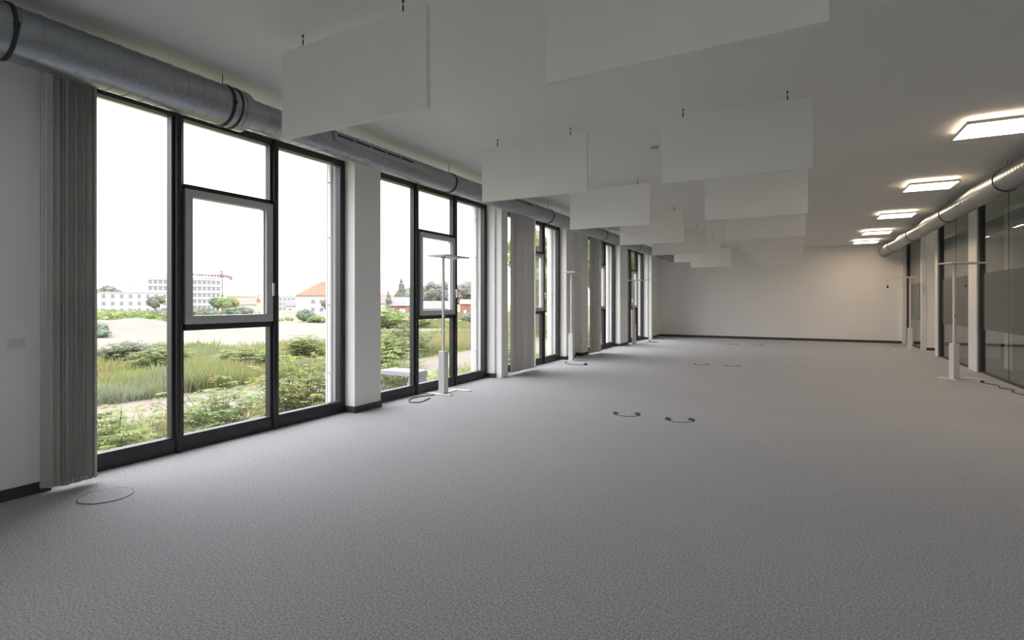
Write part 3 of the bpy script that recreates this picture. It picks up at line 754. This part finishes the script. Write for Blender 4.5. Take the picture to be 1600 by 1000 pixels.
crown_tree(15.2, 40, 8.0, 5.0, 'green tree seen through the farthest window', GR, 8)
# rounded bushes on the field
for (b, r, H, W, lab, col) in (
    (67.0, 70, 1.75, 5.5, 'wide green bush at the left edge of the field in front of the white block', GR),
    (64.7, 72, 1.7, 5.5, 'wide green bush on the field below the white block', GR),
    (62.9, 66, 1.4, 4.5, 'bright green bush left of the first mullion', (.14, .18, .06)),
    (60.9, 72, 1.8, 4.5, 'dark green bush beside the first mullion', HD),
    (65.9, 80, 2.0, 5.5, 'yellowish green bush behind the sand heap', (.19, .21, .09)),
    (63.7, 80, 1.9, 5.5, 'rounded green bush in the middle of the hedge row', (.165, .20, .10)),
    (58.3, 170, 2.4, 9, 'low green bush at the foot of the office block', HD),
    (55.4, 170, 2.4, 8, 'green hedge bush below the cream building', HD),
    (51.8, 160, 1.8, 8, 'long grey green bush below the brown roofs', HD),
    (49.3, 74, 1.7, 2.2, 'small dark bush standing against the sand heap', HD),
    (48.3, 70, .9, 2.0, 'tiny bush right of the sand heap', GR),
    (41.2, 46, 1.8, 3.4, 'dense green bush left in the second window', GR),
    (38.9, 50, 1.6, 3.4, 'dense green bush beside the mullion of the second window', GR),
    (35.6, 58, 1.1, 4.5, 'long low bush behind the lamp pole', GR),
    (31.9, 60, 1.5, 4, 'low dark bush in the right pane of the second window', HD),
    (66.4, 42, 1.0, 2.0, 'dark bush on the sand heap beside the blind', HD)):
    crown_tree(b, r, H, W, lab, col, 9, .0, 3200, 'bush', 'bush')

# bench by the facade
be = tag(empty('concrete_bench', (-6.2, 7.85, gz(-6.2, 7.85))), 'pale grey concrete bench on the grass outside the second window', 'bench')
zt = .02 - gz(-6.2, 7.85)
bx(-.70, .10, -.2, .2, zt-.085, zt).build('bench_top', 'concrete', be, bevel=.008)
for x in (.025,): bx(x-.07, x+.07, -.18, .18, -.15, zt-.085).build('leg', 'concrete', be, bevel=.006)

# ---- town buildings (local y points away from the viewer)
def building(b, r, name, label, wid, H, dep, wallm, roof=None, rows=0, cols=0, win=(1.0, 1.4), z0=1.2, zstep=2.9, margin=1.5, extra=None, turn=0, sink=0):
    x, y = polar(b, r); z = gz(x, y)-.3-sink
    EXC.append((*polar(b, r+dep/2), max(wid, dep)*.56))
    t = tag(empty(name, (x, y, z), math.radians(b+turn)), label, 'building')
    wl_ = bx(-wid/2, wid/2, 0, dep, 0, H).build('walls', wallm, t)
    if rows:
        me = None; st = (wid-2*margin)/max(cols-1, 1)
        for i in range(rows):
            for j in range(cols):
                if me is None:
                    o = bx(-win[0]/2, win[0]/2, -.06, .05, 0, win[1]).build('window', 'bwin', t); me = o
                else:
                    o = me.copy(); C.objects.link(o); o.parent = t
                o.location = (-wid/2+margin+j*st, 0, z0+i*zstep)
    if roof:
        kind, rh, over, rm = roof; a, c = wid/2+over, dep+over; m = MB()
        if kind == 'hip':
            k = min(wid/2, dep/2)*.95; m.add([(-a, -over, H), (a, -over, H), (a, c, H), (-a, c, H), (-a+k, dep/2, H+rh), (a-k, dep/2, H+rh)], [(0,1,5,4), (1,2,5), (2,3,4,5), (3,0,4), (3,2,1,0)])
        elif kind == 'gable':
            m.add([(-a, -over, H), (a, -over, H), (a, c, H), (-a, c, H), (-a, dep/2, H+rh), (a, dep/2, H+rh)], [(0,1,5,4), (1,2,5), (2,3,4,5), (3,0,4), (3,2,1,0)])
        else:
            m.box(-a, a, -over, c, H, H+rh)
        m.build('roof', rm, t)
    return t
building(64.3, 248, 'apartment_block', 'low white three storey block at the far left of the view', 31, 8.4, 10, 'bwhite', ('flat', .35, .2, 'bgrey'), 3, 11, (1.1, 1.5), 1.0, 2.7, 2)
ob = building(59.6, 305, 'office_block', 'tall pale office block with rows of windows behind the mullion', 31, 17.2, 14, 'bwhite', ('flat', .5, .3, 'bwhite'), 5, 15, (1.45, 1.7), 1.9, 3.1, 1.4)
bx(-12, -6, 3, 9, 17.6, 19.6).build('roof_plant_room', 'bgrey', ob)
for i in range(6): bx(-15.5, 15.5, -.25, 0, .7+3.1*i, 1.5+3.1*i).build('spandrel_band', 'bwhite', ob)
building(55.0, 247, 'cream_house', 'cream coloured building right of the crane', 11, 7.2, 9, 'bcream', ('gable', 1.6, .3, 'bcream'), 2, 4, (1, 1.3), 1.2, 2.8)
building(53.7, 222, 'brown_roofed_house', 'house with long brown roof seen through the opening sash', 13, 3.6, 9, 'bwhite', ('gable', 2.4, .3, 'brown'), 1, 4, (1, 1.2), 1.0)
building(52.6, 205, 'pale_gabled_house', 'pale gabled house next to the sash handle side', 5, 4.6, 8, 'bcream', ('gable', 1.6, .2, 'brown'), 1, 2, (.9, 1.2), 1.4, turn=12)
building(53.2, 340, 'far_block', 'distant grey block above the brown roofs', 9, 9.5, 9, 'bgrey', ('flat', .3, .1, 'bgrey'), 3, 4, (1.2, 1.3), 1.5, 2.6)
building(50.6, 325, 'far_block', 'distant grey block left of the red roofed building', 14, 9.0, 9, 'bgrey', ('flat', .3, .1, 'bgrey'), 3, 6, (1.2, 1.3), 1.5, 2.6)
building(50.3, 205, 'small_dark_house', 'small house with dark roof left of the red roofed building', 6, 3, 8, 'bwhite', ('gable', 2.2, .3, 'slate'), 1, 2, (.9, 1.1), .9)
rb = building(46.2, 181, 'red_roofed_building', 'white building with a big red hipped roof', 25, 6.2, 16, 'bwhite', ('hip', 4.6, .5, 'tile'), 2, 7, (1.1, 1.2), 1.1, 2.5, 5)
tw = bx(-3.2, -.8, 6.5, 9, 9.5, 13.2).build('roof_tower', 'bwhite', rb)
MB().add([(-3.7, 6, 13.2), (-.3, 6, 13.2), (-.3, 9.5, 13.2), (-3.7, 9.5, 13.2), (-2, 7.75, 14.6)], [(0,1,4), (1,2,4), (2,3,4), (3,0,4), (3,2,1,0)]).build('tower_cap', 'slate', tw)
building(41.6, 150, 'pale_house', 'small pale house with dark red roof at the left of the second window', 11, 3.4, 8, 'bwhite', ('gable', 2.6, .3, 'brown'), 1, 4, (.9, 1.2), .9)
sh = building(39.5, 92, 'brick_shed', 'low red brick shed with grey roof in the second window', 4.8, 2.4, 7, 'brick', ('gable', 1.5, .25, 'slate'), 0, 0)
bx(-.9, .1, -.08, .05, 0, 1.9).build('door', 'bwhite', sh)
for x in (-1.8, 1.1, 1.9): bx(x-.25, x+.25, -.06, .05, .6, 1.6).build('window', 'bcream', sh)
s2 = building(36.0, 110, 'brick_shed', 'long brick shed under a pale grey roof behind the lamp pole', 7.4, 1.9, 8, 'brick', ('gable', 1.6, .25, 'slate'), 1, 6, (.5, .8), .7)
s3 = building(31.9, 108, 'brick_shed', 'red brick shed in the right pane of the second window', 6.8, 2.9, 8, 'brick', ('gable', 1.0, .2, 'slate'), 0, 0)
for x in (-2.4, -.6, 1.6): bx(x-.3, x+.3, -.06, .05, .2, 1.7).build('door', 'bwhite', s3)
# tower crane
x, y = polar(56.7, 330); cr = tag(empty('tower_crane', (x, y, gz(x, y)), math.radians(56.7+8)), 'slim tower crane with red jib above the houses', 'crane')
def lattice(name, p0, p1, w, n, mt, par):
    p0, p1 = Vector(p0), Vector(p1); d = (p1-p0).normalized(); a = d.orthogonal().normalized(); b = d.cross(a); m = MB()
    cs = [a*w+b*w, a*w-b*w, -a*w-b*w, -a*w+b*w]
    for c_ in cs: m.tube([p0+c_, p1+c_], .19, 4)
    for i in range(n):
        q0, q1 = p0.lerp(p1, i/n), p0.lerp(p1, (i+1)/n)
        for k in range(4): m.tube([q0+cs[k], q1+cs[(k+1) % 4]], .09, 4)
    return m.build(name, mt, par)
lattice('mast', (0, 0, 0), (0, 0, 22.6), .4, 14, 'crane_grey', cr)
lattice('jib', (-17, 0, 20.2), (-5, 0, 19.8), .35, 8, 'crane_grey', cr)
lattice('jib_root', (-5, 0, 19.8), (2, 0, 19.6), .4, 5, 'crane_red', cr)
lattice('counter_jib', (2, 0, 19.6), (5, 0, 19.0), .35, 3, 'crane_red', cr)
bx(3.8, 5.4, -.5, .5, 17.5, 18.9).build('counterweight', 'crane_grey', cr)
bx(-.9, .9, -.9, .9, 0, 9.5).build('mast_base', 'crane_red', cr)
MB().tube([(-10, 0, 20.1), (0, 0, 22.6), (4.5, 0, 19.4)], .07, 4).build('tie_rod', 'crane_grey', cr)
# thin chimney behind the white block
x, y = polar(63.8, 330); ch = tag(empty('chimney', (x, y, gz(x, y))), 'slim pale chimney rising behind the low white block', 'chimney')
MB().lathe([(0, 0), (.9, 0), (.55, 16.5), (0, 16.5)], seg=12).build('shaft', 'bwhite', ch, smooth=True)
MB().lathe([(.56, 15.6), (.75, 15.7), (.75, 16.2), (.56, 16.3)], seg=12).build('rim_ring', 'bgrey', ch)

weeds(16000, 11.0, 22, 24, 80, .18, .52, .0075, 'tall_weeds', 'tall green and straw coloured weeds beyond the sandy track', 6)
weeds(7500, 22.5, 46, 22, 74, .35, .7, .02, 'meadow_grass', 'patchy dry meadow grass across the waste ground', 5)
weeds(5000, 47, 110, 26, 72, .4, .9, .05, 'distant_scrub', 'low green scrub in front of the town', 5)
weeds(2600, 5.6, 8.9, 14, 74, .12, .30, .008, 'edge_grass', 'short grass growing right outside the glass', 5, .6)
